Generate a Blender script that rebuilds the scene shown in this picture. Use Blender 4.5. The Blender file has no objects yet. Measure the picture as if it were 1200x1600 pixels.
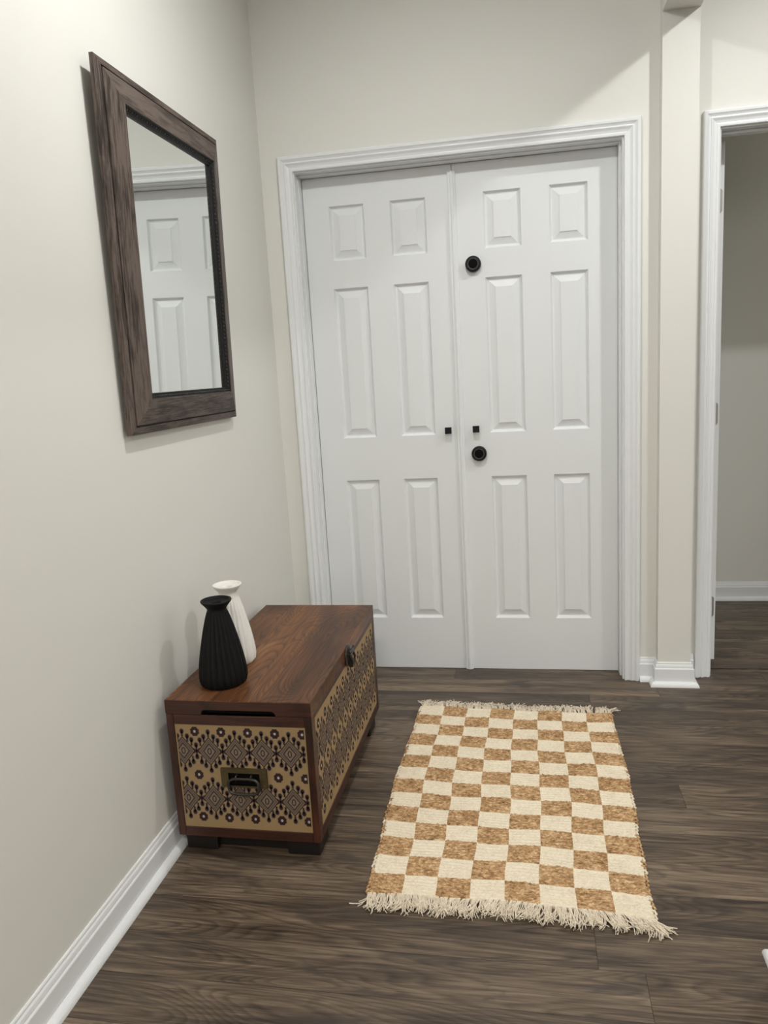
import bpy, bmesh, math, random
from mathutils import Vector, Matrix, Euler, noise

# ------------------------------------------------------------------ camera, world, lights, exposure
S = bpy.context.scene
COL = S.collection
cam_d = bpy.data.cameras.new('camera')
cam = bpy.data.objects.new('camera', cam_d)
COL.objects.link(cam)
cam.location = (0.9984, -3.04643, 1.27938)
cam.rotation_euler = (1.38893, 0.05709, 0.18059)
cam_d.sensor_fit = 'AUTO'
cam_d.sensor_width = 36.0
cam_d.lens = 1199.434 * 36.0 / 1600.0
cam_d.clip_start = 0.02
S.camera = cam

world = bpy.data.worlds.new('world')
S.world = world
world.use_nodes = True
wt = world.node_tree
bg = wt.nodes['Background']
bg.inputs[1].default_value = 1.0
w_tc = wt.nodes.new('ShaderNodeTexCoord')
w_sep = wt.nodes.new('ShaderNodeSeparateXYZ')
w_rmp = wt.nodes.new('ShaderNodeValToRGB')
w_rmp.color_ramp.elements[0].position = 0.49
w_rmp.color_ramp.elements[0].color = (0.05, 0.045, 0.04, 1)
w_rmp.color_ramp.elements[1].position = 0.51
w_rmp.color_ramp.elements[1].color = (1.0, 0.97, 0.90, 1)
w_mad = wt.nodes.new('ShaderNodeMath')
w_mad.operation = 'MULTIPLY_ADD'
w_mad.inputs[1].default_value = 0.5
w_mad.inputs[2].default_value = 0.5
wt.links.new(w_tc.outputs['Generated'], w_sep.inputs[0])
wt.links.new(w_sep.outputs['Z'], w_mad.inputs[0])
wt.links.new(w_mad.outputs[0], w_rmp.inputs[0])
wt.links.new(w_rmp.outputs[0], bg.inputs[0])

def disk_light(name, loc, size, power, color):
    d = bpy.data.lights.new(name, 'AREA')
    d.shape = 'DISK'
    d.size = size
    d.energy = power
    d.color = color
    o = bpy.data.objects.new(name, d)
    o.location = loc
    COL.objects.link(o)
    return o

def bulb_light(name, loc, radius, power, color):
    d = bpy.data.lights.new(name, 'POINT')
    d.shadow_soft_size = radius
    d.energy = power
    d.color = color
    o = bpy.data.objects.new(name, d)
    o.location = loc
    COL.objects.link(o)
    return o

disk_light('foyer_lamp_light', (0.78, -1.35, 2.70), 0.06, 10.0, (1.0, 1.0, 0.99))
bulb_light('foyer_lamp_dome_light', (0.78, -1.35, 2.67), 0.025, 5.2, (1.0, 1.0, 0.99))
up = disk_light('foyer_fill_uplight', (0.78, -1.35, 2.62), 0.3, 2.6, (0.99, 1.0, 0.99))  # added uplight washing the ceiling for soft ambient fill
up.rotation_euler = (math.pi, 0, 0)
disk_light('hall_lamp_light', (2.02, -0.82, 2.69), 0.08, 13.0, (1.01, 1.0, 0.98))
disk_light('rear_fill_light', (0.95, -4.1, 2.70), 0.5, 32.0, (1.06, 1.0, 0.93))  # added fill light behind the camera, no fixture known there

disk_light('far_room_fill_light', (2.9, 0.55, 2.70), 0.3, 1.3, (1.05, 1.0, 0.86))  # added weak fill to lift the wall past the doorway

S.view_settings.view_transform = 'Standard'
S.view_settings.look = 'None'
S.view_settings.gamma = 1.0
S.view_settings.use_curve_mapping = False
S.view_settings.exposure = 0.20

# ------------------------------------------------------------------ object helpers
def link(name, me, mats=None, parent=None, smooth=False):
    o = bpy.data.objects.new(name, me)
    COL.objects.link(o)
    if mats is not None:
        for m in (mats if isinstance(mats, (list, tuple)) else [mats]):
            me.materials.append(m)
    if parent is not None:
        o.parent = parent
    if smooth:
        for p in me.polygons:
            p.use_smooth = True
    return o

def bm_obj(name, bm, mats=None, parent=None, smooth=False):
    me = bpy.data.meshes.new(name)
    bm.normal_update()
    bm.to_mesh(me)
    bm.free()
    return link(name, me, mats, parent, smooth)

def empty(name, loc, rot=(0, 0, 0)):
    o = bpy.data.objects.new(name, None)
    o.empty_display_size = 0.1
    o.location = loc
    o.rotation_euler = rot
    COL.objects.link(o)
    return o

def tag(o, label=None, cat=None, group=None, kind=None):
    if label: o['label'] = label
    if cat: o['category'] = cat
    if group: o['group'] = group
    if kind: o['kind'] = kind
    return o

def struct(o, label, cat):
    return tag(o, label, cat, None, 'structure')

def box(bm, x0, x1, y0, y1, z0, z1, bev=0.0, seg=2, mat=0):
    r = bmesh.ops.create_cube(bm, size=1.0)
    vs = r['verts']
    for v in vs:
        v.co = Vector(((x0 + x1) / 2 + v.co.x * (x1 - x0), (y0 + y1) / 2 + v.co.y * (y1 - y0), (z0 + z1) / 2 + v.co.z * (z1 - z0)))
    fs = list({f for v in vs for f in v.link_faces})
    for f in fs: f.material_index = mat
    if bev > 0:
        es = list({e for v in vs for e in v.link_edges})
        bmesh.ops.bevel(bm, geom=es, offset=bev, segments=seg, profile=0.5, affect='EDGES')

def box_obj(name, dims, mats, parent=None, bev=0.0, seg=2):
    bm = bmesh.new()
    box(bm, *dims, bev=bev, seg=seg)
    return bm_obj(name, bm, mats, parent)

def lathe(bm, prof, seg=48, center=(0, 0, 0), axis='Z', rfun=None, cap=True):
    """prof: list of (radius, height)."""
    cx, cy, cz = center
    rings = []
    for (r, h) in prof:
        ring = []
        for k in range(seg):
            a = 2 * math.pi * k / seg
            rr = r * (rfun(a, h) if rfun else 1.0)
            u, w = rr * math.cos(a), rr * math.sin(a)
            if axis == 'Z': p = (cx + u, cy + w, cz + h)
            elif axis == 'Y': p = (cx + u, cy - h, cz + w)      # height runs towards -y
            else: p = (cx + h, cy + u, cz + w)                   # height runs towards +x
            ring.append(bm.verts.new(p))
        rings.append(ring)
    for a, b in zip(rings, rings[1:]):
        for k in range(seg):
            f = bm.faces.new((a[k], a[(k + 1) % seg], b[(k + 1) % seg], b[k]))
            f.smooth = True
    if cap:
        bm.faces.new(list(reversed(rings[0])))
        bm.faces.new(rings[-1])
    return rings

def tube(bm, pts, r, sides=6, closed=False, mat=0, r_end=None):
    n = len(pts)
    pts = [Vector(p) for p in pts]
    rings = []
    up = Vector((0.123, 0.37, 0.92)).normalized()
    for i, p in enumerate(pts):
        if closed: t = pts[(i + 1) % n] - pts[(i - 1) % n]
        else: t = pts[min(i + 1, n - 1)] - pts[max(i - 1, 0)]
        t.normalize()
        a = t.cross(up)
        if a.length < 1e-4: a = t.cross(Vector((1, 0, 0)))
        a.normalize()
        b = t.cross(a)
        rr = r if r_end is None else r + (r_end - r) * i / (n - 1)
        rings.append([bm.verts.new(p + a * rr * math.cos(2 * math.pi * k / sides) + b * rr * math.sin(2 * math.pi * k / sides)) for k in range(sides)])
    rng = range(n) if closed else range(n - 1)
    for i in rng:
        A, B = rings[i], rings[(i + 1) % n]
        for k in range(sides):
            f = bm.faces.new((A[k], A[(k + 1) % sides], B[(k + 1) % sides], B[k]))
            f.smooth = True
            f.material_index = mat
    if not closed:
        for rg in (rings[0], list(reversed(rings[-1]))):
            f = bm.faces.new(rg)
            f.material_index = mat

def sweep(path, prof, mp, closed=False, side=1, smooth_angle=None):
    """mitred sweep. path: 2D points; prof: (a, b) with a = offset to the side of the path, b = second coordinate; mp(p2d, b) -> 3D."""
    bm = bmesh.new()
    uvl = bm.loops.layers.uv.new('UVMap')
    n = len(path)
    P = [Vector((p[0], p[1])) for p in path]
    def nrm(d): return Vector((-d.y, d.x)) * side
    M = []
    for i in range(n):
        d0 = (P[i] - P[i - 1]).normalized() if (closed or i > 0) else None
        d1 = (P[(i + 1) % n] - P[i]).normalized() if (closed or i < n - 1) else None
        if d0 is None: M.append(nrm(d1))
        elif d1 is None: M.append(nrm(d0))
        else:
            a, b = nrm(d0), nrm(d1)
            M.append((a + b) / (1.0 + a.dot(b)))
    m = len(prof)
    vcum = [0.0]
    for k in range(1, m):
        vcum.append(vcum[-1] + math.hypot(prof[k][0] - prof[k - 1][0], prof[k][1] - prof[k - 1][1]))
    segs = range(n) if closed else range(n - 1)
    off = 0.0
    for i in segs:
        j = (i + 1) % n
        d = (P[j] - P[i]).normalized()
        A, B = [], []
        for (a, b) in prof:
            pa, pb = P[i] + M[i] * a, P[j] + M[j] * a
            A.append((bm.verts.new(mp(pa, b)), (pa - P[i]).dot(d)))
            B.append((bm.verts.new(mp(pb, b)), (pb - P[i]).dot(d)))
        for k in range(m - 1):
            f = bm.faces.new((A[k][0], B[k][0], B[k + 1][0], A[k + 1][0]))
            uv = ((A[k][1], vcum[k]), (B[k][1], vcum[k]), (B[k + 1][1], vcum[k + 1]), (A[k + 1][1], vcum[k + 1]))
            for lp, q in zip(f.loops, uv): lp[uvl].uv = (q[0] + off, q[1] + i * 0.77)
        if not closed and i == 0 and m > 2: bm.faces.new([q[0] for q in A])
        if not closed and i == n - 2 and m > 2: bm.faces.new([q[0] for q in reversed(B)])
        off += 3.17
    bmesh.ops.remove_doubles(bm, verts=bm.verts, dist=1e-6)
    bmesh.ops.recalc_face_normals(bm, faces=bm.faces)
    return bm

# ------------------------------------------------------------------ material helpers
class NT:
    def __init__(self, name):
        self.m = bpy.data.materials.new(name)
        self.m.use_nodes = True
        self.t = self.m.node_tree
        self.b = self.t.nodes['Principled BSDF']
    def n(self, typ, **kw):
        nd = self.t.nodes.new(typ)
        for k, v in kw.items():
            if k.startswith('i_'):
                key = k[2:]
                key = int(key) if key.isdigit() else key.replace('_', ' ')
                nd.inputs[key].default_value = v
            else: setattr(nd, k, v)
        return nd
    def l(self, a, b): self.t.links.new(a, b)
    def math(self, op, a, b=None, c=None):
        nd = self.t.nodes.new('ShaderNodeMath')
        nd.operation = op
        for i, v in enumerate((a, b, c)):
            if v is None: continue
            if isinstance(v, (int, float)): nd.inputs[i].default_value = v
            else: self.l(v, nd.inputs[i])
        return nd.outputs[0]
    def ramp(self, fac, stops, interp='LINEAR'):
        nd = self.t.nodes.new('ShaderNodeValToRGB')
        cr = nd.color_ramp
        cr.interpolation = interp
        while len(cr.elements) < len(stops): cr.elements.new(0.5)
        for e, (p, c) in zip(cr.elements, stops):
            e.position = p
            e.color = (c[0], c[1], c[2], 1) if isinstance(c, (tuple, list)) else (c, c, c, 1)
        self.l(fac, nd.inputs[0])
        return nd.outputs[0]
    def mix(self, fac, a, b, mode='MIX'):
        nd = self.t.nodes.new('ShaderNodeMix')
        nd.data_type = 'RGBA'
        nd.blend_type = mode
        for i, v in ((0, fac), (6, a), (7, b)):
            if isinstance(v, (int, float)): nd.inputs[i].default_value = v
            elif isinstance(v, (tuple, list)): nd.inputs[i].default_value = (v[0], v[1], v[2], 1)
            else: self.l(v, nd.inputs[i])
        return nd.outputs[2]
    def noise(self, vec, scale, detail=3, rough=0.5, dist=0.0):
        nd = self.n('ShaderNodeTexNoise')
        nd.inputs['Scale'].default_value = scale
        nd.inputs['Detail'].default_value = detail
        nd.inputs['Roughness'].default_value = rough
        nd.inputs['Distortion'].default_value = dist
        self.l(vec, nd.inputs['Vector'])
        return nd.outputs['Fac']
    def mapping(self, vec, scale=(1, 1, 1), loc=(0, 0, 0), rot=(0, 0, 0)):
        nd = self.n('ShaderNodeMapping')
        nd.inputs['Scale'].default_value = scale
        nd.inputs['Location'].default_value = loc
        nd.inputs['Rotation'].default_value = rot
        self.l(vec, nd.inputs['Vector'])
        return nd.outputs[0]
    def obj(self): return self.n('ShaderNodeTexCoord').outputs['Object']
    def uv(self): return self.n('ShaderNodeTexCoord').outputs['UV']
    def bump(self, h, strength=0.2, dist=0.001):
        nd = self.n('ShaderNodeBump')
        nd.inputs['Strength'].default_value = strength
        nd.inputs['Distance'].default_value = dist
        self.l(h, nd.inputs['Height'])
        self.l(nd.outputs[0], self.b.inputs['Normal'])
    def base(self, c):
        if isinstance(c, (tuple, list)): self.b.inputs['Base Color'].default_value = (c[0], c[1], c[2], 1)
        else: self.l(c, self.b.inputs['Base Color'])
    def rough(self, r):
        if isinstance(r, (int, float)): self.b.inputs['Roughness'].default_value = r
        else: self.l(r, self.b.inputs['Roughness'])

def mat_plain(name, c, rough=0.5, metal=0.0, spec=0.5, nscale=0, nstr=0.15, var=0.0):
    m = NT(name)
    m.b.inputs['Metallic'].default_value = metal
    m.b.inputs['Specular IOR Level'].default_value = spec
    m.rough(rough)
    o = m.obj()
    if var > 0:
        f = m.noise(o, 18, 4)
        m.base(m.mix(f, [x * (1 - var) for x in c], [x * (1 + var) for x in c]))
    else: m.base(c)
    if nscale: m.bump(m.noise(o, nscale, 3), nstr, 0.0008)
    return m.m

M_WALL = mat_plain('wall_paint', (0.772, 0.768, 0.722), 0.6, spec=0.25, nscale=160, nstr=0.06)
M_CEIL = mat_plain('ceiling_paint', (0.84, 0.83, 0.80), 0.8, spec=0.2, nscale=120, nstr=0.1)
M_TRIM = mat_plain('trim_paint', (0.815, 0.835, 0.845), 0.34, spec=0.4)

def mat_door():
    m = NT('door_paint')
    m.base((0.80, 0.825, 0.83))
    m.rough(0.42)
    m.b.inputs['Specular IOR Level'].default_value = 0.4
    v = m.mapping(m.obj(), (60, 60, 4))
    m.bump(m.noise(v, 4, 5, 0.6, 0.4), 0.22, 0.0006)
    return m.m
M_DOOR = mat_door()
M_BLACK = mat_plain('black_metal', (0.006, 0.006, 0.0065), 0.4, spec=0.3, nscale=200, nstr=0.05)
M_BLACK_SOFT = mat_plain('black_metal_rim', (0.05, 0.05, 0.052), 0.45, spec=0.5)
M_NICKEL = mat_plain('satin_nickel', (0.42, 0.41, 0.39), 0.4, metal=0.9, nscale=200, nstr=0.05)
M_BRONZE = mat_plain('aged_brass', (0.11, 0.08, 0.036), 0.45, metal=0.6, nscale=90, nstr=0.2, var=0.35)
M_IRON = mat_plain('dark_iron', (0.06, 0.055, 0.048), 0.30, metal=0.7, nscale=90, nstr=0.2, var=0.3)
M_VOID = mat_plain('black_face_and_shade', (0.004, 0.004, 0.004), 0.8, spec=0.1)  # black of the knob faces; also paints shade in slot and handle recess

def mat_floor():
    m = NT('vinyl_plank')
    at = m.n('ShaderNodeAttribute', attribute_name='plank')
    sep = m.n('ShaderNodeSeparateColor')
    m.l(at.outputs['Color'], sep.inputs[0])
    r1, r2, r3 = sep.outputs[0], sep.outputs[1], sep.outputs[2]
    o = m.obj()
    cmb = m.n('ShaderNodeCombineXYZ')
    m.l(m.math('MULTIPLY', r1, 31.0), cmb.inputs[0])
    m.l(m.math('MULTIPLY', r2, 17.0), cmb.inputs[1])
    m.l(m.math('MULTIPLY', r3, 9.0), cmb.inputs[2])
    va = m.n('ShaderNodeVectorMath', operation='ADD')
    m.l(o, va.inputs[0]); m.l(cmb.outputs[0], va.inputs[1])
    v = va.outputs[0]
    # long cathedral figure: contour lines of a stretched noise
    h = m.noise(m.mapping(v, (0.8, 5.6, 1)), 1.7, 1.0, 0.4, 0.25)
    ring = m.math('FRACT', m.math('MULTIPLY', h, 24.0))
    ringv = m.ramp(ring, [(0.0, 0.1), (0.25, 0.9), (0.7, 0.6), (1.0, 0.1)])
    streak = m.noise(m.mapping(v, (2.0, 60, 1)), 2.2, 6, 0.66, 0.3)
    fine = m.noise(m.mapping(v, (7, 240, 1)), 2.0, 4, 0.6)
    broad = m.noise(m.mapping(v, (1.1, 8.5, 1)), 1.5, 4, 0.6, 0.8)
    t = m.math('MULTIPLY', streak, 0.70)
    t = m.math('MULTIPLY_ADD', broad, 0.72, t)
    t = m.math('MULTIPLY_ADD', fine, 0.36, t)
    t = m.math('MULTIPLY_ADD', ringv, 0.16, t)
    t = m.math('MULTIPLY_ADD', r2, 0.14, t)
    t = m.math('MULTIPLY_ADD', t, 1.3, -0.825)
    c = m.ramp(t, [(0.20, (0.023, 0.0165, 0.011)), (0.38, (0.058, 0.040, 0.0275)), (0.53, (0.105, 0.0745, 0.051)), (0.70, (0.178, 0.131, 0.089)), (0.88, (0.27, 0.205, 0.142))])
    # dark knots and smoky patches
    k = m.noise(m.mapping(v, (2.6, 7.5, 1)), 1.6, 3, 0.55, 1.2)
    km = m.ramp(k, [(0.57, 0.0), (0.70, 0.8)])
    c = m.mix(km, c, (0.040, 0.033, 0.029))
    greyer = m.mix(m.math('MULTIPLY', r3, 0.15), c, (0.105, 0.089, 0.075))
    m.base(greyer)
    m.rough(m.math('MULTIPLY_ADD', streak, 0.16, 0.36))
    m.b.inputs['Specular IOR Level'].default_value = 0.42
    m.bump(m.math('ADD', streak, m.math('MULTIPLY', fine, 0.6)), 0.16, 0.0006)
    return m.m
M_FLOOR = mat_floor()
M_SEAM = mat_plain('plank_seam', (0.030, 0.023, 0.018), 0.7)

def mat_wood(name, axis, cols, scale=1.0, rough=0.35, rings=9.0, boards=None, spec=0.5, uv=False, streaky=0.5, blotch=0.0):
    """grain runs along axis (0,1,2) of the object's own coordinates; boards = (axis, width) splits it into boards."""
    m = NT(name)
    v = m.uv() if uv else m.obj()
    if boards:
        sep = m.n('ShaderNodeSeparateXYZ')
        m.l(v, sep.inputs[0])
        idx = m.math('FLOOR', m.math('DIVIDE', m.math('ADD', sep.outputs[boards[0]], 0.012), boards[1]))
        wn = m.n('ShaderNodeTexWhiteNoise', noise_dimensions='1D')
        m.l(m.math('ADD', idx, 3.3), wn.inputs['W'])
        sc = m.n('ShaderNodeVectorMath', operation='SCALE')
        m.l(wn.outputs['Color'], sc.inputs[0]); sc.inputs['Scale'].default_value = 7.0
        va = m.n('ShaderNodeVectorMath', operation='ADD')
        m.l(v, va.inputs[0]); m.l(sc.outputs[0], va.inputs[1])
        v = va.outputs[0]
        tone = wn.outputs['Value']
    s = [4.0 * scale] * 3
    s[axis] = 1.0 * scale
    h = m.noise(m.mapping(v, tuple(s)), 2.0, 0.6, 0.4, 0.35)
    ring = m.math('FRACT', m.math('MULTIPLY', h, rings))
    rv = m.ramp(ring, [(0.0, 0.15), (0.22, 0.7), (0.75, 0.55), (1.0, 0.15)])
    s2 = [70.0 * scale] * 3
    s2[axis] = 3.0 * scale
    st = m.noise(m.mapping(v, tuple(s2)), 1.6, 5, 0.6, 0.2)
    br = m.noise(m.mapping(v, tuple(x * 1.2 for x in s)), 1.1, 3, 0.5, 0.8)
    t = m.math('MULTIPLY', rv, 0.26)
    t = m.math('MULTIPLY_ADD', st, streaky, t)
    t = m.math('MULTIPLY_ADD', br, 0.62, t)
    if blotch:
        bl = m.noise(m.mapping(v, (14, 60, 14)), 1.6, 5, 0.7)
        t = m.math('MULTIPLY_ADD', m.math('SUBTRACT', bl, 0.55), blotch, t)
    if boards: t = m.math('MULTIPLY_ADD', tone, 0.10, t)
    t = m.math('SUBTRACT', t, 0.24)
    c = m.ramp(t, cols)
    m.base(c)
    m.rough(m.math('MULTIPLY_ADD', st, 0.15, rough - 0.07))
    m.b.inputs['Specular IOR Level'].default_value = spec
    m.bump(st, 0.12, 0.0005)
    return m.m

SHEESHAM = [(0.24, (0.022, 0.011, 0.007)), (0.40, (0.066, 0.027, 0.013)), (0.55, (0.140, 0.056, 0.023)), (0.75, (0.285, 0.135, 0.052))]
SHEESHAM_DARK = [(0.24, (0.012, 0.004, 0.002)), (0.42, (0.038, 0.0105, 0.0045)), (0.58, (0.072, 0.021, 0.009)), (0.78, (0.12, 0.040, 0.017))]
WEATHERED = [(0.26, (0.007, 0.005, 0.004)), (0.44, (0.022, 0.016, 0.013)), (0.60, (0.050, 0.037, 0.031)), (0.80, (0.135, 0.104, 0.088))]
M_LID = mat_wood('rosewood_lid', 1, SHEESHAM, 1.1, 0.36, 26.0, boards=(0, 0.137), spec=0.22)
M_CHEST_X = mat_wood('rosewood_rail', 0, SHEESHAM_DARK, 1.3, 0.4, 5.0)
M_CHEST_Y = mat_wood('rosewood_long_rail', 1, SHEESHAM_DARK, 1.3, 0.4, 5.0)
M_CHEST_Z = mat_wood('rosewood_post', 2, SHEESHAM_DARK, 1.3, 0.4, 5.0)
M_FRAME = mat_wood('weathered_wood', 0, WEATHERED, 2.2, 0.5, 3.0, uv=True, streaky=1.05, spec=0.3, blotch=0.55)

# ------------------------------------------------------------------ the room shell
H_CEIL = 2.74
X_PART = 1.478          # left face of the partition wall
X_PART2 = 1.600

# floor: vinyl planks running along x
ROW = 0.1278
Y0 = -1.312 - 30 * ROW
bm = bmesh.new()
colr = bm.loops.layers.float_color.new('plank')
rng = random.Random(11)
joints = {25: 1.25, 26: 1.232, 27: 1.215, 28: 1.12, 29: 1.17, 30: 0.90, 31: 0.80, 32: 1.0, 33: 1.42, 34: 0.70, 35: 1.1, 36: 0.85, 37: 0.65, 38: 1.207, 39: 0.25}
JL = 1.22
row = 0
y = Y0
k = 0
while y < 1.12:
    y1 = y + ROW
    jx = joints.get(k, None)
    if jx is None: jx = rng.uniform(0, JL)
    x = jx - JL * math.ceil((jx + 0.2) / JL)
    while x < 4.60:
        xa, xb = max(x, -0.15), min(x + JL, 4.60)
        if xb > xa:
            g, d = 0.0005, 0.0007
            rc = (rng.random(), rng.random(), rng.random(), 1)
            top = [bm.verts.new(p) for p in ((xa + g, y + g, 0), (xb - g, y + g, 0), (xb - g, y1 - g, 0), (xa + g, y1 - g, 0))]
            bot = [bm.verts.new(p) for p in ((xa, y, -d), (xb, y, -d), (xb, y1, -d), (xa, y1, -d))]
            fs = [bm.faces.new(top)]
            for q in range(4):
                f = bm.faces.new((bot[q], bot[(q + 1) % 4], top[(q + 1) % 4], top[q]))
                f.material_index = 1
                fs.append(f)
            for f in fs:
                for lp in f.loops: lp[colr] = rc
        x += JL
    y = y1
    k += 1
box(bm, -0.15, 4.60, Y0, y, -0.06, -0.0008, mat=1)
struct(bm_obj('floor', bm, [M_FLOOR, M_SEAM]), 'dark brown wood-look plank floor running across the foyer', 'floor')

struct(box_obj('ceiling', (-0.15, 4.60, -5.2, 1.25, H_CEIL, H_CEIL + 0.08), M_CEIL), 'off-white flat ceiling above the foyer and hall', 'ceiling')
struct(box_obj('wall_left', (-0.12, 0.0, -5.2, 0.36, 0, H_CEIL), M_WALL), 'long cream painted wall on the left behind the mirror', 'wall')

def boxes_obj(name, lst, mat):
    bm = bmesh.new()
    for d in lst: box(bm, *d)
    return bm_obj(name, bm, mat)

OX0, OX1, OZ = 0.118, 1.366, 2.060        # rough opening of the double door
struct(boxes_obj('wall_back', [
    (0.0, OX0, 0.0, 0.14, 0, H_CEIL), (OX1, 1.54, 0.0, 0.14, 0, H_CEIL), (OX0, OX1, 0.0, 0.14, OZ, H_CEIL)], M_WALL),
    'cream painted wall around the white double doors', 'wall')
struct(box_obj('wall_closet', (0.0, 1.40, 0.30, 0.36, 0, H_CEIL), M_WALL), 'wall closing the space behind the double doors', 'wall')
HX0, HX1, HZ = 1.683, 2.47, 2.062
struct(boxes_obj('wall_far', [
    (1.54, HX0, 0.045, 0.165, 0, H_CEIL), (HX1, 4.60, 0.045, 0.165, 0, H_CEIL), (HX0, HX1, 0.045, 0.165, HZ, H_CEIL)], M_WALL),
    'cream painted hall wall around the open doorway at the right', 'wall')
ZS = 2.42
struct(boxes_obj('wall_right', [
    (X_PART, X_PART2, -0.05, 0.045, 0, H_CEIL), (X_PART, X_PART2, -1.509, -0.05, ZS, H_CEIL), (1.498, X_PART2 + 0.02, -2.75, -1.509, 0, H_CEIL)], M_WALL),
    'cream partition with a wide cased opening, its narrow end standing right of the double doors', 'wall')
struct(box_obj('wall_room', (1.40, 4.60, 1.08, 1.2, 0, H_CEIL), M_WALL), 'shaded wall seen through the open doorway at the right', 'wall')
struct(box_obj('wall_room_side', (1.40, 1.52, 0.165, 1.08, 0, H_CEIL), M_WALL), 'side wall of the room past the open doorway', 'wall')

# baseboards: ogee base with a quarter-round shoe
BASE = [(0, 0), (0.013, 0), (0.013, 0.068), (0.0118, 0.0705), (0.0098, 0.0725), (0.0092, 0.077), (0.0078, 0.083), (0.0050, 0.0875), (0.0048, 0.0915), (0.0030, 0.0945), (0, 0.0945)]
SHOE = [(0.0125, 0), (0.030, 0)] + [(0.0125 + 0.0175 * math.cos(a), 0.019 * math.sin(a)) for a in [math.pi / 2 * k / 6 for k in range(1, 7)]]
def floor_map(p, b): return (p.x, p.y, b)
def baseboard(name, path, side, label):
    bm = sweep(path, BASE, floor_map, side=side)
    o = bm_obj(name, bm, M_TRIM)
    bm = sweep(path, SHOE, floor_map, side=side)
    bm_obj('shoe_moulding', bm, M_TRIM, o)
    struct(o, label, 'baseboard')
    return o
baseboard('baseboard_left', [(0.0, -5.19), (0.0, -0.002)], -1, 'white baseboard with rounded shoe along the long left wall')
baseboard('baseboard_back', [(1.4149, 0.0), (X_PART, 0.0), (X_PART, -0.05), (X_PART2, -0.05), (X_PART2, 0.045), (1.6295, 0.045)], -1,
          'white baseboard stepping around the narrow wall end between the two doorways')
baseboard('baseboard_right', [(1.498, -2.75), (1.498, -1.509), (X_PART2 + 0.02, -1.509), (X_PART2 + 0.02, -2.75)], 1,
          'white baseboard corner at the bottom right edge')
baseboard('baseboard_far', [(1.52, 1.08), (4.60, 1.08)], -1, 'white baseboard on the shaded wall past the open doorway')

# door casings
CAS = [(0.0, 0.0), (0.0, 0.0095), (0.0018, 0.0118), (0.0085, 0.0125), (0.0105, 0.0120), (0.0112, 0.0088), (0.0135, 0.0085), (0.0215, 0.0115), (0.0290, 0.0165), (0.0315, 0.0168), (0.0322, 0.0130), (0.0350, 0.0126), (0.0420, 0.0168), (0.0450, 0.0195), (0.0520, 0.0198), (0.0555, 0.0185), (0.0575, 0.0160), (0.0575, 0.0)]
def casing(name, x0, x1, zt, ywall, label, width):
    k = width / 0.0575
    prof = [(a * k, b) for a, b in CAS]
    def mp(p, b): return (p.x, ywall - b, p.y)
    bm = sweep([(x0, 0.0), (x0, zt), (x1, zt), (x1, 0.0)], prof, mp, side=1)
    o = bm_obj(name, bm, M_TRIM)
    struct(o, label, 'door trim')
    return o
c1 = casing('trim_1', 0.1290, 1.3575, 2.0512, 0.0, 'white stepped door casing around the double doors', 0.0572)
# jamb lining with stops, a part of the casing set
bm = bmesh.new()
box(bm, OX0, 0.1330, -0.0005, 0.14, 0, OZ)
box(bm, 1.3510, OX1, -0.0005, 0.14, 0, OZ)
box(bm, 0.1330, 1.3510, -0.0005, 0.14, 2.0465, OZ)
bm_obj('jamb', bm, M_TRIM, c1)
bm = bmesh.new()
box(bm, 0.1329, 0.1365, 0.035, 0.081, 0, 2.0466, 0.0012, 1)
box(bm, 1.3443, 1.3511, 0.035, 0.081, 0, 2.0466, 0.0012, 1)
box(bm, 0.1365, 1.3443, 0.035, 0.081, 2.0425, 2.0466, 0.0012, 1)
bm_obj('door_stop', bm, M_TRIM, c1)

c2 = casing('trim_2', 1.6895, 2.4635, 2.0565, 0.045, 'white door casing around the open doorway at the right edge', 0.0575)
bm = bmesh.new()
box(bm, HX0, 1.6945, 0.0445, 0.165, 0, HZ)
box(bm, 2.4585, HX1, 0.0445, 0.165, 0, HZ)
box(bm, 1.6945, 2.4585, 0.0445, 0.165, 2.0515, HZ)
bm_obj('jamb', bm, M_TRIM, c2)
bm = bmesh.new()
box(bm, 1.6944, 1.7045, 0.085, 0.122, 0, 2.0516, 0.0015, 1)
box(bm, 2.4485, 2.4586, 0.085, 0.122, 0, 2.0516, 0.0015, 1)
box(bm, 1.7045, 2.4485, 0.085, 0.122, 2.0415, 2.0516, 0.0015, 1)
bm_obj('door_stop', bm, M_TRIM, c2)

# flat transition strip in the far doorway
bm = bmesh.new()
box(bm, 1.6950, 2.4580, 0.122, 0.166, 0.0, 0.006, 0.003, 2)
struct(bm_obj('trim_3', bm, mat_wood('threshold_vinyl', 0, [(0.25, (0.035, 0.026, 0.02)), (0.5, (0.08, 0.06, 0.046)), (0.75, (0.13, 0.10, 0.078))], 1.5, 0.45)),
       'dark wood threshold strip on the floor of the open doorway', 'threshold')

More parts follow.
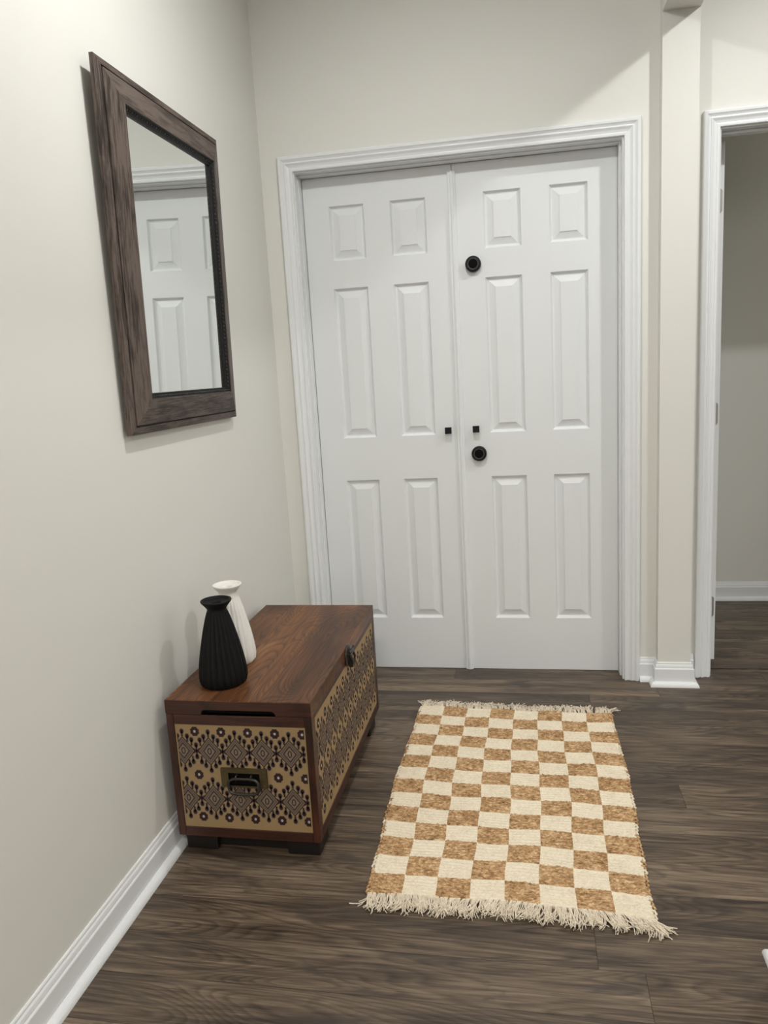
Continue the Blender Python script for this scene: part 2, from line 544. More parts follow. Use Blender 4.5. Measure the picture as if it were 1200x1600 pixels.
# ------------------------------------------------------------------ six-panel door leaves
PZ = [(1.7225, 1.9312), (1.0106, 1.615), (0.2277, 0.8322)]
def six_panel_leaf(x0, x1, cols, rows, yf, z0, z1, thick=0.035):
    """moulded face towards -y at yf, made of a grid of flat rails with sunk, raised panels."""
    bm = bmesh.new()
    xs = sorted([x0, x1] + [c for p in cols for c in p])
    zs = sorted([z0, z1] + [c for p in rows for c in p])
    def quad(pts):
        bm.faces.new([bm.verts.new(p) for p in pts])
    for i in range(len(xs) - 1):
        for j in range(len(zs) - 1):
            a, b, c, d = xs[i], xs[i + 1], zs[j], zs[j + 1]
            if (a, b) in cols and (c, d) in rows:
                # sticking slopes in, a cove, then the bevelled field
                steps = [(0.0, 0.0), (0.0020, 0.0035), (0.0050, 0.0098), (0.0085, 0.0128), (0.0120, 0.0130), (0.0375, 0.0036), (0.0380, 0.0012)]
                loops = []
                for (ins, dep) in steps:
                    loops.append([bm.verts.new(p) for p in ((a + ins, yf + dep, c + ins), (b - ins, yf + dep, c + ins), (b - ins, yf + dep, d - ins), (a + ins, yf + dep, d - ins))])
                for A, B in zip(loops, loops[1:]):
                    for q in range(4): bm.faces.new((A[q], A[(q + 1) % 4], B[(q + 1) % 4], B[q]))
                bm.faces.new(loops[-1])
            else:
                quad(((a, yf, c), (b, yf, c), (b, yf, d), (a, yf, d)))
    yb = yf + thick
    quad(((x0, yb, z0), (x1, yb, z0), (x1, yb, z1), (x0, yb, z1)))
    quad(((x0, yf, z0), (x0, yb, z0), (x0, yb, z1), (x0, yf, z1)))
    quad(((x1, yf, z0), (x1, yb, z0), (x1, yb, z1), (x1, yf, z1)))
    quad(((x0, yf, z0), (x1, yf, z0), (x1, yb, z0), (x0, yb, z0)))
    quad(((x0, yf, z1), (x1, yf, z1), (x1, yb, z1), (x0, yb, z1)))
    bmesh.ops.remove_doubles(bm, verts=bm.verts, dist=1e-6)
    bmesh.ops.recalc_face_normals(bm, faces=bm.faces)
    return bm
YD = 0.085
d1 = bm_obj('door_1', six_panel_leaf(0.1370, 0.7309, [(0.2397, 0.381), (0.4855, 0.6264)], PZ, YD, 0.002, 2.0420), M_DOOR)
struct(d1, 'left white six-panel leaf of the double doors, with one square black pull', 'door')
d2 = bm_obj('door_2', six_panel_leaf(0.7329, 1.3438, [(0.8479, 0.9896), (1.0957, 1.237)], PZ, YD, 0.002, 2.0420), M_DOOR)
struct(d2, 'right white six-panel leaf of the double doors, with two round black knobs', 'door')
# astragal covering the gap, fixed to the right leaf
bm = bmesh.new()
prof = [(0.7152, YD - 0), (0.7152, YD - 0.0085), (0.7168, YD - 0.0105), (0.7243, YD - 0.011), (0.7263, YD - 0.0135), (0.7309, YD - 0.0148), (0.7364, YD - 0.0138), (0.7389, YD - 0.011), (0.744, YD - 0.01), (0.7455, YD - 0.008), (0.7455, YD - 0)]
lo = [bm.verts.new((x, y, 0.002)) for x, y in prof]
hi = [bm.verts.new((x, y, 2.0150)) for x, y in prof]
for k in range(len(prof) - 1): bm.faces.new((lo[k], lo[k + 1], hi[k + 1], hi[k]))
bm.faces.new(lo); bm.faces.new(hi)
bmesh.ops.recalc_face_normals(bm, faces=bm.faces)
bm_obj('astragal', bm, M_DOOR, d2)

def round_knob(x, z, parent):
    bm = bmesh.new()
    lathe(bm, [(0.0290, 0.0), (0.0302, 0.003), (0.0305, 0.018), (0.0296, 0.0215), (0.0275, 0.0238), (0.0215, 0.0245), (0.0200, 0.0230)], 48, (x, YD, z), 'Y')
    kn = bm_obj('round_knob', bm, M_BLACK, parent)
    bm = bmesh.new()
    lathe(bm, [(0.0218, 0.0242), (0.0214, 0.0256), (0.0200, 0.0260), (0.0188, 0.0254), (0.0180, 0.0238)], 48, (x, YD, z), 'Y')
    bm_obj('knob_ring', bm, M_BLACK_SOFT, kn)
    bm = bmesh.new()
    lathe(bm, [(0.0182, 0.0240), (0.0170, 0.0246), (0.004, 0.0248)], 40, (x, YD, z), 'Y')
    bm_obj('knob_face', bm, M_VOID, kn)
round_knob(0.8034, 1.6666, d2)
round_knob(0.8014, 0.9282, d2)
def square_pull(x, z, parent):
    bm = bmesh.new()
    box(bm, x - 0.0065, x + 0.0065, YD - 0.016, YD, z - 0.0065, z + 0.0065)
    box(bm, x - 0.0130, x + 0.0130, YD - 0.030, YD - 0.015, z - 0.0130, z + 0.0130, 0.0012, 2)
    bm_obj('square_pull', bm, M_BLACK, parent)
square_pull(0.681, 1.027, d1)
square_pull(0.7929, 1.028, d2)

# the door of the far doorway stands open, its hinge edge facing out
bm = bmesh.new()
box(bm, 1.7020, 1.7370, 0.170, 0.93, 0.022, 2.040, 0.0015, 1)
d3 = bm_obj('door_3', bm, M_TRIM)
struct(d3, 'white door standing open in the right doorway, only its hinge edge seen', 'door')
for z in (1.8315, 1.0395, 0.2515):
    bm = bmesh.new()
    pts = []
    x0, x1, za, zb, rr = 1.7020, 1.7310, z - 0.0445, z + 0.0445, 0.012
    pts = [(x0, za)] + [(x1 - rr + rr * math.sin(a), za + rr - rr * math.cos(a)) for a in [math.pi / 2 * k / 6 for k in range(7)]] + \
          [(x1 - rr + rr * math.cos(a), zb - rr + rr * math.sin(a)) for a in [math.pi / 2 * k / 6 for k in range(7)]] + [(x0, zb)]
    fr = [bm.verts.new((p[0], 0.1685, p[1])) for p in pts]
    bk = [bm.verts.new((p[0], 0.1705, p[1])) for p in pts]
    bm.faces.new(fr); bm.faces.new(list(reversed(bk)))
    for q in range(len(pts)): bm.faces.new((fr[q], fr[(q + 1) % len(pts)], bk[(q + 1) % len(pts)], bk[q]))
    lathe(bm, [(0.0055, -0.0445), (0.0055, 0.0445)], 16, (1.7005, 0.1640, z), 'Z')
    bmesh.ops.recalc_face_normals(bm, faces=bm.faces)
    bm_obj('hinge', bm, M_NICKEL, d3)

# ------------------------------------------------------------------ wall mirror
# local frame: y along the wall, z up, x away from the wall; hung leaning a touch at the top
MW, MH = 0.722, 0.882
mir = empty('wall_mirror', (0.0005, -0.907, 1.155), (0, math.radians(1.05), 0))
tag(mir, 'rectangular mirror in a wide weathered brown wood frame hung on the left wall', 'mirror')
def mmap(p, b): return (b, p.x, p.y)
rect = [(-MW / 2, 0.0), (MW / 2, 0.0), (MW / 2, MH), (-MW / 2, MH)]
FR = [(0.006, 0.008), (0.0, 0.010), (0.0, 0.0195), (0.0025, 0.0225), (0.017, 0.0265), (0.0195, 0.0270), (0.0203, 0.0180), (0.0232, 0.0180), (0.0240, 0.0290), (0.030, 0.0312), (0.060, 0.0395), (0.080, 0.0440), (0.0865, 0.0450), (0.0875, 0.0435), (0.0875, 0.004)]
bm = sweep(rect, FR, mmap, closed=True, side=1)
bm_obj('frame', bm, M_FRAME, mir)
M_BEAD = mat_plain('blackened_bead', (0.007, 0.0065, 0.006), 0.45, spec=0.3, nscale=120, nstr=0.3, var=0.4)
i0 = 0.0870
TR = [(i0, 0.0405), (i0 + 0.0005, 0.0425), (i0 + 0.0025, 0.0420), (i0 + 0.0040, 0.0385), (i0 + 0.0090, 0.0345), (i0 + 0.0110, 0.0330), (i0 + 0.0125, 0.0340), (i0 + 0.0150, 0.0330), (i0 + 0.0155, 0.0275)]
bm = sweep(rect, TR, mmap, closed=True, side=1)
# carved bead pattern in the cove: small lozenges along each side
def bead(bm, c, along, r1, r2, r3):
    res = bmesh.ops.create_uvsphere(bm, u_segments=8, v_segments=6, radius=1.0)
    for f in {f for v in res['verts'] for f in v.link_faces}:
        f.material_index = 1
        f.smooth = True
    for v in res['verts']:
        l = v.co.copy()
        v.co = Vector((c[0] + l.z * r3, c[1] + (l.x * r1 if along == 'y' else l.y * r2), c[2] + (l.y * r2 if along == 'y' else l.x * r1)))
step = 0.0125
a = i0 + 0.0062
n = int((MW - 2 * a) / step)
for k in range(n + 1):
    yy = -MW / 2 + a + (MW - 2 * a) * k / n
    for zz in (a, MH - a): bead(bm, (0.0372, yy, zz), 'y', 0.0052 if k % 2 else 0.0030, 0.0026, 0.0026)
n = int((MH - 2 * a) / step)
for k in range(1, n):
    zz = a + (MH - 2 * a) * k / n
    for yy in (-MW / 2 + a, MW / 2 - a): bead(bm, (0.0372, yy, zz), 'z', 0.0052 if k % 2 else 0.0030, 0.0026, 0.0026)
bm_obj('inner_trim', bm, [M_BEAD, mat_plain('bead_gunmetal', (0.05, 0.05, 0.05), 0.3, metal=0.6)], mir, smooth=False)
mm = NT('mirror_silver')
mm.base((0.86, 0.885, 0.88)); mm.b.inputs['Metallic'].default_value = 1.0; mm.rough(0.015)
i1 = i0 + 0.0150
box_obj('mirror_glass', (0.018, 0.0285, -MW / 2 + i1, MW / 2 - i1, i1, MH - i1), mm.m, mir)
box_obj('backing', (0.006, 0.0175, -MW / 2 + 0.03, MW / 2 - 0.03, 0.03, MH - 0.03), mat_plain('mirror_backing', (0.20, 0.14, 0.09), 0.8), mir)

# ------------------------------------------------------------------ storage chest
CX0, CX1, CY0, CY1 = 0.030, 0.4335, -1.2723, -0.4430
CW, CL = CX1 - CX0, CY1 - CY0
ZB, ZL, ZT = 0.056, 0.4120, 0.4531
chest = empty('storage_chest', (CX0, CY0, 0))
tag(chest, 'dark wooden storage chest with printed ikat panels standing against the left wall', 'chest')
# lid with a hand slot cut in its near end
def lid_mesh():
    bm = bmesh.new()
    s0, s1, sz, rr = 0.100, 0.307, 0.0150, 0.012
    h = ZT - ZL
    # front outline in (x,z) with the notch along the bottom edge
    arc = [math.pi / 2 * k / 5 for k in range(6)]
    out = [(0, 0.0015), (s0, 0.0015)] + [(s0 + rr - rr * math.cos(a), sz - rr + rr * math.sin(a)) for a in arc] + [(s1 - rr + rr * math.sin(a), sz - rr + rr * math.cos(a)) for a in arc] + [(s1, 0.0015), (CW, 0.0015), (CW, h), (0, h)]
    def slab(y0, y1, pts):
        A = [bm.verts.new((p[0], y0, ZL + p[1])) for p in pts]
        B = [bm.verts.new((p[0], y1, ZL + p[1])) for p in pts]
        bm.faces.new(A); bm.faces.new(list(reversed(B)))
        for q in range(len(pts)): bm.faces.new((A[q], B[q], B[(q + 1) % len(pts)], A[(q + 1) % len(pts)]))
    slab(0.0, 0.020, out)
    box(bm, 0, CW, 0.020, CL, ZL + 0.0015, ZT)
    bmesh.ops.remove_doubles(bm, verts=bm.verts, dist=1e-6)
    bmesh.ops.recalc_face_normals(bm, faces=bm.faces)
    es = [e for e in bm.edges if len(e.link_faces) == 2 and e.calc_face_angle(0) > 1.2 and all(v.co.z > ZT - 1e-4 for v in e.verts)]
    bmesh.ops.bevel(bm, geom=es, offset=0.0025, segments=3, profile=0.5, affect='EDGES')
    return bm
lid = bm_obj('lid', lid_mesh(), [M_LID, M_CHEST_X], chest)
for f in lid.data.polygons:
    if f.normal.y < -0.8: f.material_index = 1  # near end takes the darker rail wood to paint in its shade
box_obj('slot_shade', (0.090, 0.317, 0.0150, 0.0190, ZL + 0.0002, ZL + 0.018), M_VOID, lid)  # black strip painting the shade inside the notch

EX0, EX1, EZ0, EZ1 = 0.021, 0.3835, 0.084, 0.3840      # end panel, chest-local
FY0, FY1, FZ0, FZ1 = 0.030, 0.8010, 0.088, 0.3990      # front panel, chest-local
REC = 0.0025
# near end frame: posts and rails around the sunk panel
def frame_piece(name, dims, mat): return box_obj(name, dims, mat, chest, 0.0012, 1)
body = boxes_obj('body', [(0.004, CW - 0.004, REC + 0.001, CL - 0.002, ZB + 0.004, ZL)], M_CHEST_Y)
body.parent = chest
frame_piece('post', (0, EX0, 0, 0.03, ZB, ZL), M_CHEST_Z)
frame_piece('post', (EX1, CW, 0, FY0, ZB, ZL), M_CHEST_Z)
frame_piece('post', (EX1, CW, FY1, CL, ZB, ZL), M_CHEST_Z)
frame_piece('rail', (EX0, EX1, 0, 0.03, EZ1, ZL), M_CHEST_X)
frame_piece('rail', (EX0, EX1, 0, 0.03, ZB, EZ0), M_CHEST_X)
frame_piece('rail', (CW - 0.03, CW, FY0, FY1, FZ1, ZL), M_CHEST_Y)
frame_piece('rail', (CW - 0.03, CW, FY0, FY1, ZB, FZ0), M_CHEST_Y)
M_FOOT = mat_wood('shaded_foot', 0, [(0.3, (0.004, 0.0025, 0.002)), (0.5, (0.008, 0.004, 0.0025)), (0.7, (0.014, 0.006, 0.004))], 1.3, 0.5)  # near-black: shade under the chest put into the foot colour
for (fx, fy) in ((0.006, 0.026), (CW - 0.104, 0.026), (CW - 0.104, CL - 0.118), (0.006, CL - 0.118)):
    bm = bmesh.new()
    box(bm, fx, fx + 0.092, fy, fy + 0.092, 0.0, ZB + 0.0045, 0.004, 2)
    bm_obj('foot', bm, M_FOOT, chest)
box_obj('underside_shade', (0.022, CW - 0.030, 0.044, CL - 0.034, 0.006, ZB + 0.0045), M_FOOT, chest)  # added near-black block standing for the shade under the chest

# printed ikat cloth: every motif is flat colour on the panel
M_TAN = mat_plain('print_tan', (0.35, 0.238, 0.118), 0.65, spec=0.3, nscale=300, nstr=0.1, var=0.12)
M_PLUM = mat_plain('print_plum', (0.034, 0.016, 0.018), 0.65, spec=0.3)
M_LILAC = mat_plain('print_lilac', (0.215, 0.165, 0.120), 0.65, spec=0.3)
M_PALE = mat_plain('print_pale', (0.50, 0.43, 0.40), 0.65, spec=0.3)

def clip_poly(poly, w, h):
    def cl(pts, ins, inter):
        out = []
        for i, b in enumerate(pts):
            a = pts[i - 1]
            if ins(b):
                if not ins(a): out.append(inter(a, b))
                out.append(b)
            elif ins(a): out.append(inter(a, b))
        return out
    def at(ax, val):
        def f(a, b):
            t = (val - a[ax]) / (b[ax] - a[ax])
            return (a[0] + (b[0] - a[0]) * t, a[1] + (b[1] - a[1]) * t)
        return f
    for ax, val, sg in ((0, 0.0, 1), (0, w, -1), (1, 0.0, 1), (1, h, -1)):
        poly = cl(poly, lambda p, ax=ax, val=val, sg=sg: (p[ax] - val) * sg >= 0, at(ax, val))
        if len(poly) < 3: return None
    return poly

def ikat(w, h, u0, pitch, rows, flower_rows):
    """list of (layer, material, polygon) in panel metres, v measured down from the top."""
    out = []
    m = 0.004
    def add(layer, mat, pts):
        q = clip_poly([(x - m, y - m) for x, y in pts], w - 2 * m, h - 2 * m)
        if q: out.append((layer, mat, [(x + m, y + m) for x, y in q]))
    def dia(cx, cy, a, b, layer, mat): add(layer, mat, [(cx - a, cy), (cx, cy - b), (cx + a, cy), (cx, cy + b)])
    def disc(cx, cy, a, b, layer, mat, n=10, ph=0.0): add(layer, mat, [(cx + a * math.cos(ph + 2 * math.pi * k / n), cy + b * math.sin(ph + 2 * math.pi * k / n)) for k in range(n)])
    def line(p, q, wd, layer, mat):
        d = Vector((q[0] - p[0], q[1] - p[1])); d.normalize()
        n = Vector((-d.y, d.x)) * wd / 2
        add(layer, mat, [(p[0] + n.x, p[1] + n.y), (q[0] + n.x, q[1] + n.y), (q[0] - n.x, q[1] - n.y), (p[0] - n.x, p[1] - n.y)])
    A, B = pitch * 0.455, 0.0415
    nd = int((w - u0) / pitch) + 3
    for ri, (v, du) in enumerate(rows):
        for k in range(-1, nd):
            cx, cy = u0 + du + pitch * k, v
            if cx < -A - 0.03 or cx > w + A + 0.03: continue
            # stems with round dots, each with a pale halo
            for sy in (-1, 1):
                for (ex, ey, dx, dy) in ((0.0, 0.98, 0.0, 0.0150), (0.40, 0.62, 0.0005, 0.0165), (0.72, 0.34, 0.0010, 0.0180)):
                    for sx in ((-1, 1) if ex > 0 else (1,)):
                        p = (cx + sx * A * ex, cy + sy * B * ey)
                        q = (p[0] + sx * dx, p[1] + sy * dy)
                        line(p, q, 0.0085, 1, 2); disc(q[0], q[1] + sy * 0.0005, 0.0074, 0.0084, 1, 2)
                        line(p, q, 0.0040, 2, 1); disc(q[0], q[1], 0.0054, 0.0066, 2, 1)
                p = (cx + pitch / 2, cy); q = (cx + pitch / 2, cy + sy * 0.0175)
                line(p, q, 0.0085, 1, 2); disc(q[0], q[1], 0.0074, 0.0084, 1, 2)
                line(p, q, 0.0040, 2, 1); disc(q[0], q[1], 0.0054, 0.0066, 2, 1)
                # the crossing arms between neighbours
                line((cx + A * 0.80, cy + sy * 0.0075), (cx + pitch - A * 0.80, cy - sy * 0.0075), 0.0034, 2, 1)
            dia(cx, cy, A, B, 3, 1)
            dia(cx, cy, A * 0.90, B * 0.90, 4, 2)
            for s in (0.80, 0.69):
                dia(cx, cy, A * s, B * s, 4 + (1 if s > 0.75 else 3), 1)
                dia(cx, cy, A * s * 0.94, B * s * 0.94, 5 + (1 if s > 0.75 else 3), 2)
            dia(cx, cy, A * 0.56, B * 0.58, 9, 1)
            dia(cx, cy, A * 0.45, B * 0.47, 10, 2)
            disc(cx, cy, 0.0062, 0.0100, 11, 1, 12)
            disc(cx, cy, 0.0034, 0.0070, 12, 2, 12)
    for (v, du, skip) in flower_rows:
        for k in range(-1, nd):
            cx = u0 + du + pitch * k
            if k in skip or cx < 0.008 or cx > w - 0.008: continue
            disc(cx, v, 0.0120, 0.0132, 2, 1, 12)
            for q in range(8):
                a = math.pi / 8 + q * math.pi / 4
                disc(cx + 0.0098 * math.cos(a), v + 0.0110 * math.sin(a), 0.0036, 0.0036, 3, 1, 8)
            disc(cx, v, 0.0036, 0.0042, 4, 3, 8)
    return out

def panel_obj(name, w, h, shapes, mp, parent, label):
    bm = bmesh.new()
    f = bm.faces.new([bm.verts.new(mp(*p, 0)) for p in ((0, 0), (w, 0), (w, h), (0, h))])
    for layer, mat, pts in shapes:
        vs = [bm.verts.new(mp(p[0], p[1], 0.00009 * layer)) for p in pts]
        f = bm.faces.new(vs)
        f.material_index = mat
    bm.normal_update()
    ref = (Vector(mp(0, 0, 1)) - Vector(mp(0, 0, 0))).normalized()
    for f in bm.faces:
        if f.normal.dot(ref) < 0: f.normal_flip()
    o = bm_obj(name, bm, [M_TAN, M_PLUM, M_LILAC, M_PALE], parent)
    o['label'] = label
    return o
ew, eh = EX1 - EX0, EZ1 - EZ0
panel_obj('end_panel', ew, eh, ikat(ew, eh, 0.018, 0.0745, [(0.076, 0.0), (0.2140, 0.0)], [(0.0200, 0.0372, ()), (0.1450, 0.0372, (1, 2)), (0.2690, 0.0372, ())]),
          lambda u, v, d: (EX0 + u, REC - d, EZ1 - v), chest, 'tan end panel printed with dark plum ikat diamonds and flowers')
fw, fh = FY1 - FY0, FZ1 - FZ0
panel_obj('front_panel', fw, fh, ikat(fw, fh, -0.005, 0.0707, [(0.0900, 0.0), (0.2170, 0.0)], [(0.0300, 0.0360, ()), (0.1520, 0.0360, ()), (0.2790, 0.0360, ())]),
          lambda u, v, d: (CW - REC + 0.001 + d, FY0 + u, FZ1 - v), chest, 'long tan front panel printed with dark plum ikat diamonds')

# recessed flush handle on the end panel
hx, hz = 0.2060, 0.2370
bm = bmesh.new()
o_ = [(-0.0640, -0.0265), (0.0640, -0.0265), (0.0640, 0.0265), (-0.0640, 0.0265)]
i_ = [(-0.0430, -0.0210), (0.0440, -0.0210), (0.0440, 0.0150), (-0.0430, 0.0150)]
yo, yi = -0.0060, 0.0006
V = lambda p, y: bm.verts.new((hx + p[0], y, hz + p[1]))
O = [V(p, yo) for p in o_]; I = [V(p, yo) for p in i_]; Ib = [V((p[0] * 0.96, p[1] * 0.95), yi) for p in i_]; Ob = [V(p, REC + 0.001) for p in o_]
for q in range(4):
    r = (q + 1) % 4
    bm.faces.new((O[q], O[r], I[r], I[q]))
    f = bm.faces.new((I[q], I[r], Ib[r], Ib[q])); f.material_index = 1  # cavity faces coloured black for the shade inside
    bm.faces.new((Ob[q], Ob[r], O[r], O[q]))
f = bm.faces.new(Ib); f.material_index = 1
bmesh.ops.recalc_face_normals(bm, faces=bm.faces)
for (sx, sz) in ((-0.056, 0.0200), (0.0, 0.0205), (0.056, 0.0200), (-0.056, -0.0200), (0.056, -0.0200)):
    lathe(bm, [(0.0022, 0.0), (0.0022, 0.0010), (0.0012, 0.0016)], 10, (hx + sx, yo, hz + sz), 'Y')
plate = bm_obj('handle_plate', bm, [M_BRONZE, M_VOID], chest)
plate['label'] = 'aged brass handle plate sunk in the end panel'
bm = bmesh.new()
pts = []
bw, bh = 0.0420, 0.0210
for k in range(40):
    a = 2 * math.pi * k / 40
    c, s = math.cos(a), math.sin(a)
    e = 0.55
    pts.append((hx + 0.001 + bw * math.copysign(abs(c) ** e, c), -0.0115 - 0.004 * (1 - s) / 2, hz - 0.0190 + bh * math.copysign(abs(s) ** e, s)))
tube(bm, pts, 0.0040, 10, closed=True)
for sx in (-0.020, 0.022):
    tube(bm, [(hx + sx, 0.001, hz + 0.008), (hx + sx, -0.004, hz + 0.010), (hx + sx, -0.013, hz + 0.006), (hx + sx, -0.0155, hz + 0.000), (hx + sx, -0.010, hz - 0.005), (hx + sx, 0.001, hz - 0.004)], 0.0026, 8)
bm_obj('bail', bm, M_IRON, plate)

# round latch at the middle of the lid's long side
lx, ly, lz = CW, CL / 2, 0.4225
bm = bmesh.new()
lathe(bm, [(0.0350, 0.0), (0.0350, 0.0040), (0.0325, 0.0060), (0.0180, 0.0068), (0.001, 0.0070)], 32, (lx, ly, lz), 'X')
lt = bm_obj('latch_plate', bm, M_IRON, chest)
bm = bmesh.new()
box(bm, lx + 0.005, lx + 0.0180, ly - 0.026, ly + 0.026, lz + 0.0060, lz + 0.0140, 0.002, 2)
tube(bm, [(lx + 0.014, ly - 0.030, lz + 0.0195), (lx + 0.020, ly, lz + 0.0195), (lx + 0.014, ly + 0.030, lz + 0.0195)], 0.0036, 8)
for q in (-1, 1):
    tube(bm, [(lx + 0.013, ly + q * 0.0190, lz + 0.008), (lx + 0.020, ly + q * 0.0175, lz - 0.008), (lx + 0.0165, ly + q * 0.009, lz - 0.029), (lx + 0.0150, ly, lz - 0.034)], 0.0042, 8)
box(bm, lx + 0.005, lx + 0.0150, ly - 0.0060, ly + 0.0060, lz - 0.038, lz + 0.008, 0.002, 2)
bm_obj('hasp', bm, M_IRON, lt)

# ------------------------------------------------------------------ vases on the chest
def vase(name, loc, mat, label, n=22, twist=0.35, seed=0, s=1.0):
    body = [(0.0560, 0.0), (0.0605, 0.003), (0.0640, 0.010), (0.0655, 0.022), (0.0650, 0.036), (0.0622, 0.060), (0.0580, 0.085), (0.0530, 0.110), (0.0470, 0.138), (0.0405, 0.165), (0.0335, 0.190), (0.0283, 0.206), (0.0262, 0.2120)]
    pts = []
    for (a, b) in zip(body, body[1:]):
        for k in range(3): pts.append((a[0] + (b[0] - a[0]) * k / 3, a[1] + (b[1] - a[1]) * k / 3))
    cup = [(0.0258, 0.2135), (0.0280, 0.2180), (0.0345, 0.2265), (0.0408, 0.2340), (0.0422, 0.2370), (0.0415, 0.2392), (0.0388, 0.2394), (0.0368, 0.2378), (0.0355, 0.2345), (0.0340, 0.2332), (0.0200, 0.2318), (0.0140, 0.2305), (0.0125, 0.2270), (0.0120, 0.2050)]
    prof = [(r * s, h * s) for r, h in pts + cup]
    def rf(a, h):
        h /= s
        if h > 0.2115 or h < 0.001: return 1.0
        w = min(1.0, (0.2115 - h) / 0.012) * min(1.0, h / 0.010)
        ph = n / 2.0 * (a + twist * h)
        return 1.0 + w * (0.095 * (abs(math.sin(ph)) ** 0.8 - 0.75) + 0.010 * math.sin(3 * a + seed))
    bm = bmesh.new()
    lathe(bm, prof, n * 10, (0, 0, 0), 'Z', rf)
    o = bm_obj(name, bm, mat)
    o.location = loc
    tag(o, label, 'vase', 'pleated vases on the chest')
    return o
M_VBLACK = mat_plain('matte_black_ceramic', (0.0045, 0.0045, 0.005), 0.6, spec=0.22, nscale=400, nstr=0.08)
M_VWHITE = mat_plain('matte_white_ceramic', (0.80, 0.78, 0.74), 0.6, spec=0.35, nscale=400, nstr=0.08)
vase('pleated_vase', (0.1505, -1.1500, ZT), M_VBLACK, 'matte black pleated vase with flared rim on the near end of the chest', seed=0.3)
vase('pleated_vase', (0.1210, -0.9960, ZT), M_VWHITE, 'matte white pleated vase standing behind the black one on the chest', seed=1.9, twist=-0.3)

# ------------------------------------------------------------------ woven rug
TL, TRc, BRc, BLc = Vector((0.5735, -0.3190)), Vector((1.2700, -0.3430)), Vector((1.2560, -1.4060)), Vector((0.5800, -1.3850))
RC = Vector((0.92, -0.86))
def rug_pt(u, v):
    """u 0..1 left to right, v 0..1 far edge to near edge, in rug-local metres."""
    p = TL * (1 - u) * (1 - v) + TRc * u * (1 - v) + BRc * u * v + BLc * (1 - u) * v
    p = p - RC
    wob = 0.0035 * math.sin(7.0 * u + 3.1 * v + 0.5) + 0.0022 * math.sin(19 * u + 11 * v)
    wox = 0.0028 * math.sin(9.0 * v + 4.0 * u) + 0.0016 * math.sin(31 * v + 2.0)
    p.x += wox + 0.010 * math.sin(math.pi * v) * (u - 0.42) - 0.010 * math.sin(math.pi * v)* (0.4 if u < 0.4 else 0)* (0.4 - u) / 0.4
    p.y += wob + 0.010 * math.sin(math.pi * u) * (v - 0.1)
    return p
def mat_yarn(name, c0, c1, c2, rough=0.85, sc=260):
    m = NT(name)
    o = m.obj()
    f = m.noise(m.mapping(o, (0.55, 1.5, 1)), sc, 5, 0.72)
    g = m.noise(o, 26, 3, 0.6)
    t = m.math('ADD', m.math('MULTIPLY', f, 0.8), m.math('MULTIPLY', g, 0.2))
    m.base(m.ramp(t, [(0.36, c0), (0.50, c1), (0.63, c2)]))
    m.rough(rough)
    m.b.inputs['Specular IOR Level'].default_value = 0.2
    m.bump(f, 0.5, 0.0012)
    return m.m
M_CREAM = mat_yarn('cream_cotton', (0.66, 0.56, 0.42), (0.84, 0.745, 0.58), (0.90, 0.82, 0.67))
M_JUTE = mat_yarn('jute', (0.16, 0.080, 0.030), (0.47, 0.285, 0.138), (0.82, 0.60, 0.36), sc=150)
M_FRINGE = mat_yarn('fringe_cotton', (0.68, 0.585, 0.46), (0.85, 0.75, 0.60), (0.92, 0.84, 0.70))

rug = empty('checkered_rug', (RC.x, RC.y, 0.0))
tag(rug, 'small cream and tan checkered woven rug with fringed ends lying before the double doors', 'rug')
NCOL, NROW, RIB = 8, 14, 6
SU, SV = 20, 5
nu, nv = NCOL * SU, NROW * RIB * SV
rr = random.Random(5)
verts, faces, mats = [], [], []
rib_amp = [rr.uniform(0.75, 1.2) for _ in range(NROW * RIB * NCOL)]
rib_off = [rr.uniform(-0.18, 0.18) for _ in range(NROW * RIB * NCOL)]
for j in range(nv + 1):
    for i in range(nu + 1):
        u, v = i / nu, j / nv
        ci, rj = min(int(u * NCOL - 1e-9), NCOL - 1), min(int(v * NROW - 1e-9), NROW - 1)
        tan_ = (ci + rj) % 2 == 1
        kb = min(int(v * NROW * RIB - 1e-9), NROW * RIB - 1)
        idx = kb * NCOL + ci
        fr = v * NROW * RIB - kb
        s = abs(math.sin(math.pi * min(max(fr, 0), 1))) ** 0.45
        p = rug_pt(u, v)
        if tan_:
            nz = noise.noise(Vector((u * 118 + idx * 1.7, v * 210, 2.0)))
            z = 0.0062 + 0.0060 * s * rib_amp[idx] + 0.0044 * nz
        else:
            nz = noise.noise(Vector((u * 90 + idx * 0.9, v * 300, 7.0)))
            z = 0.0062 + 0.0048 * s * rib_amp[idx] + 0.0012 * nz
        z += 0.0016 * noise.noise(Vector((u * 5, v * 7, 0)))
        p.y += 0.0011 * noise.noise(Vector((u * 28, v * 190, 4.0)))
        verts.append((p.x, p.y, z))
for j in range(nv):
    for i in range(nu):
        a = j * (nu + 1) + i
        faces.append((a, a + nu + 1, a + nu + 2, a + 1))
        mats.append(1 if ((i // SU) + (j // (RIB * SV))) % 2 == 1 else 0)
# skirt down to the floor
ring = [i for i in range(nu + 1)] + [j * (nu + 1) + nu for j in range(1, nv + 1)] + [nv * (nu + 1) + i for i in range(nu - 1, -1, -1)] + [j * (nu + 1) for j in range(nv - 1, 0, -1)]
b0 = len(verts)
for q in ring: verts.append((verts[q][0], verts[q][1], 0.0006))
for q in range(len(ring)):
    r = (q + 1) % len(ring)
    faces.append((ring[q], ring[r], b0 + r, b0 + q))
    mats.append(0)
me = bpy.data.meshes.new('woven_field')
me.from_pydata(verts, [], faces)
me.polygons.foreach_set('material_index', mats)
me.polygons.foreach_set('use_smooth', [True] * len(mats))
me.update()
link('woven_field', me, [M_CREAM, M_JUTE], rug)

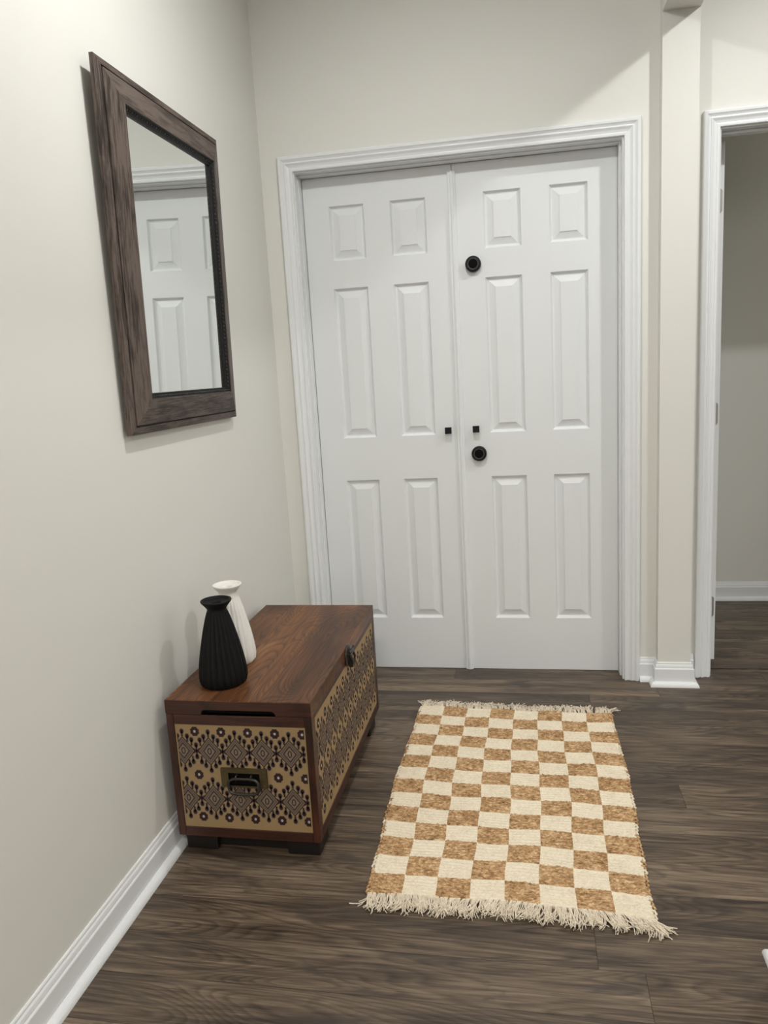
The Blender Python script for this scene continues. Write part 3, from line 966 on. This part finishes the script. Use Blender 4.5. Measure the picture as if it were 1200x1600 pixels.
# turned yarn loops along both long edges
for side in (0, 1):
    bm = bmesh.new()
    nl = 66
    for k in range(nl):
        v = (k + 0.5) / nl
        rj = min(int(v * NROW), NROW - 1)
        ci = 0 if side == 0 else NCOL - 1
        tan_ = (ci + rj) % 2 == 1
        if rr.random() < 0.3: tan_ = True
        p = rug_pt(0.0 if side == 0 else 1.0, v)
        sg = -1 if side == 0 else 1
        L = rr.uniform(0.004, 0.008)
        dy = 0.0105
        pts = [(p.x - sg * 0.004, p.y + dy * 0.65, 0.0072), (p.x + sg * L * 0.55, p.y + dy * 0.35, 0.0078), (p.x + sg * L, p.y - dy * 0.20, 0.0058), (p.x + sg * L * 0.35, p.y - dy * 0.65, 0.0040), (p.x - sg * 0.006, p.y - dy * 0.7, 0.0040)]
        tube(bm, pts, rr.uniform(0.0029, 0.0038), 7, mat=1 if tan_ else 0)
    bm_obj('edge_loops', bm, [M_CREAM, M_JUTE], rug)

# fringe: knotted tassels of thin cotton threads
def fringe(v, n, length, seed, dirfun, per=13, r=0.00115):
    rg = random.Random(seed)
    bm = bmesh.new()
    for k in range(n):
        u = (k + 0.5 + rg.uniform(-0.25, 0.25)) / n
        u = min(max(u, 0.002), 0.998)
        base_dir = dirfun(u) + rg.uniform(-0.20, 0.20)
        for t in range(per):
            uu = min(max(u + rg.uniform(-0.5, 0.5) * 0.8 / n, 0.0), 1.0)
            p0 = rug_pt(uu, v)
            ang = base_dir + rg.uniform(-0.26, 0.26)
            L = length * rg.uniform(0.72, 1.12) * (1.0 + 0.12 * math.sin(k * 0.9))
            curl = rg.uniform(-1.5, 1.5)
            z0, zt = 0.0075, rg.uniform(0.0012, 0.0110)
            pts = []
            x, y = p0.x, p0.y
            sgn = -1 if v > 0.5 else 1
            y -= sgn * 0.004
            ns = 7
            for q in range(ns):
                f = q / (ns - 1)
                pts.append((x, y, max(0.0011, z0 * (1 - f) + zt * f + 0.004 * math.sin(math.pi * f) * rg.uniform(0.2, 1.0))))
                a = ang + curl * f * f
                x += math.sin(a) * L / (ns - 1)
                y += sgn * math.cos(a) * L / (ns - 1)
            tube(bm, pts, r, 4)
    o = bm_obj('fringe', bm, M_FRINGE, rug)
    o['kind'] = 'stuff'
    return o
fringe(1.0, 60, 0.062, 21, lambda u: -0.10 + 0.15 * u + 0.22 * math.sin(9 * u) + (0.42 * ((u - 0.86) / 0.14) if u > 0.86 else 0))
fringe(0.0, 58, 0.058, 22, lambda u: 0.10 * math.sin(13 * u) - 0.1 + (0.45 * ((u - 0.8) / 0.2) if u > 0.8 else 0), per=11)
p = rug_pt(0.0, 1.0)
bm = bmesh.new()
q = Vector((0.5405 - RC.x, -1.4230 - RC.y))
tube(bm, [(p.x + 0.004, p.y + 0.004, 0.006), (p.x + 0.001, p.y - 0.012, 0.0035), (p.x - 0.006, p.y - 0.024, 0.0016), (p.x - 0.018, p.y - 0.033, 0.0014), (q.x + 0.010, q.y - 0.0005, 0.0014), (q.x, q.y, 0.0014)], 0.0013, 6)
bm_obj('loose_thread', bm, M_FRINGE, rug)
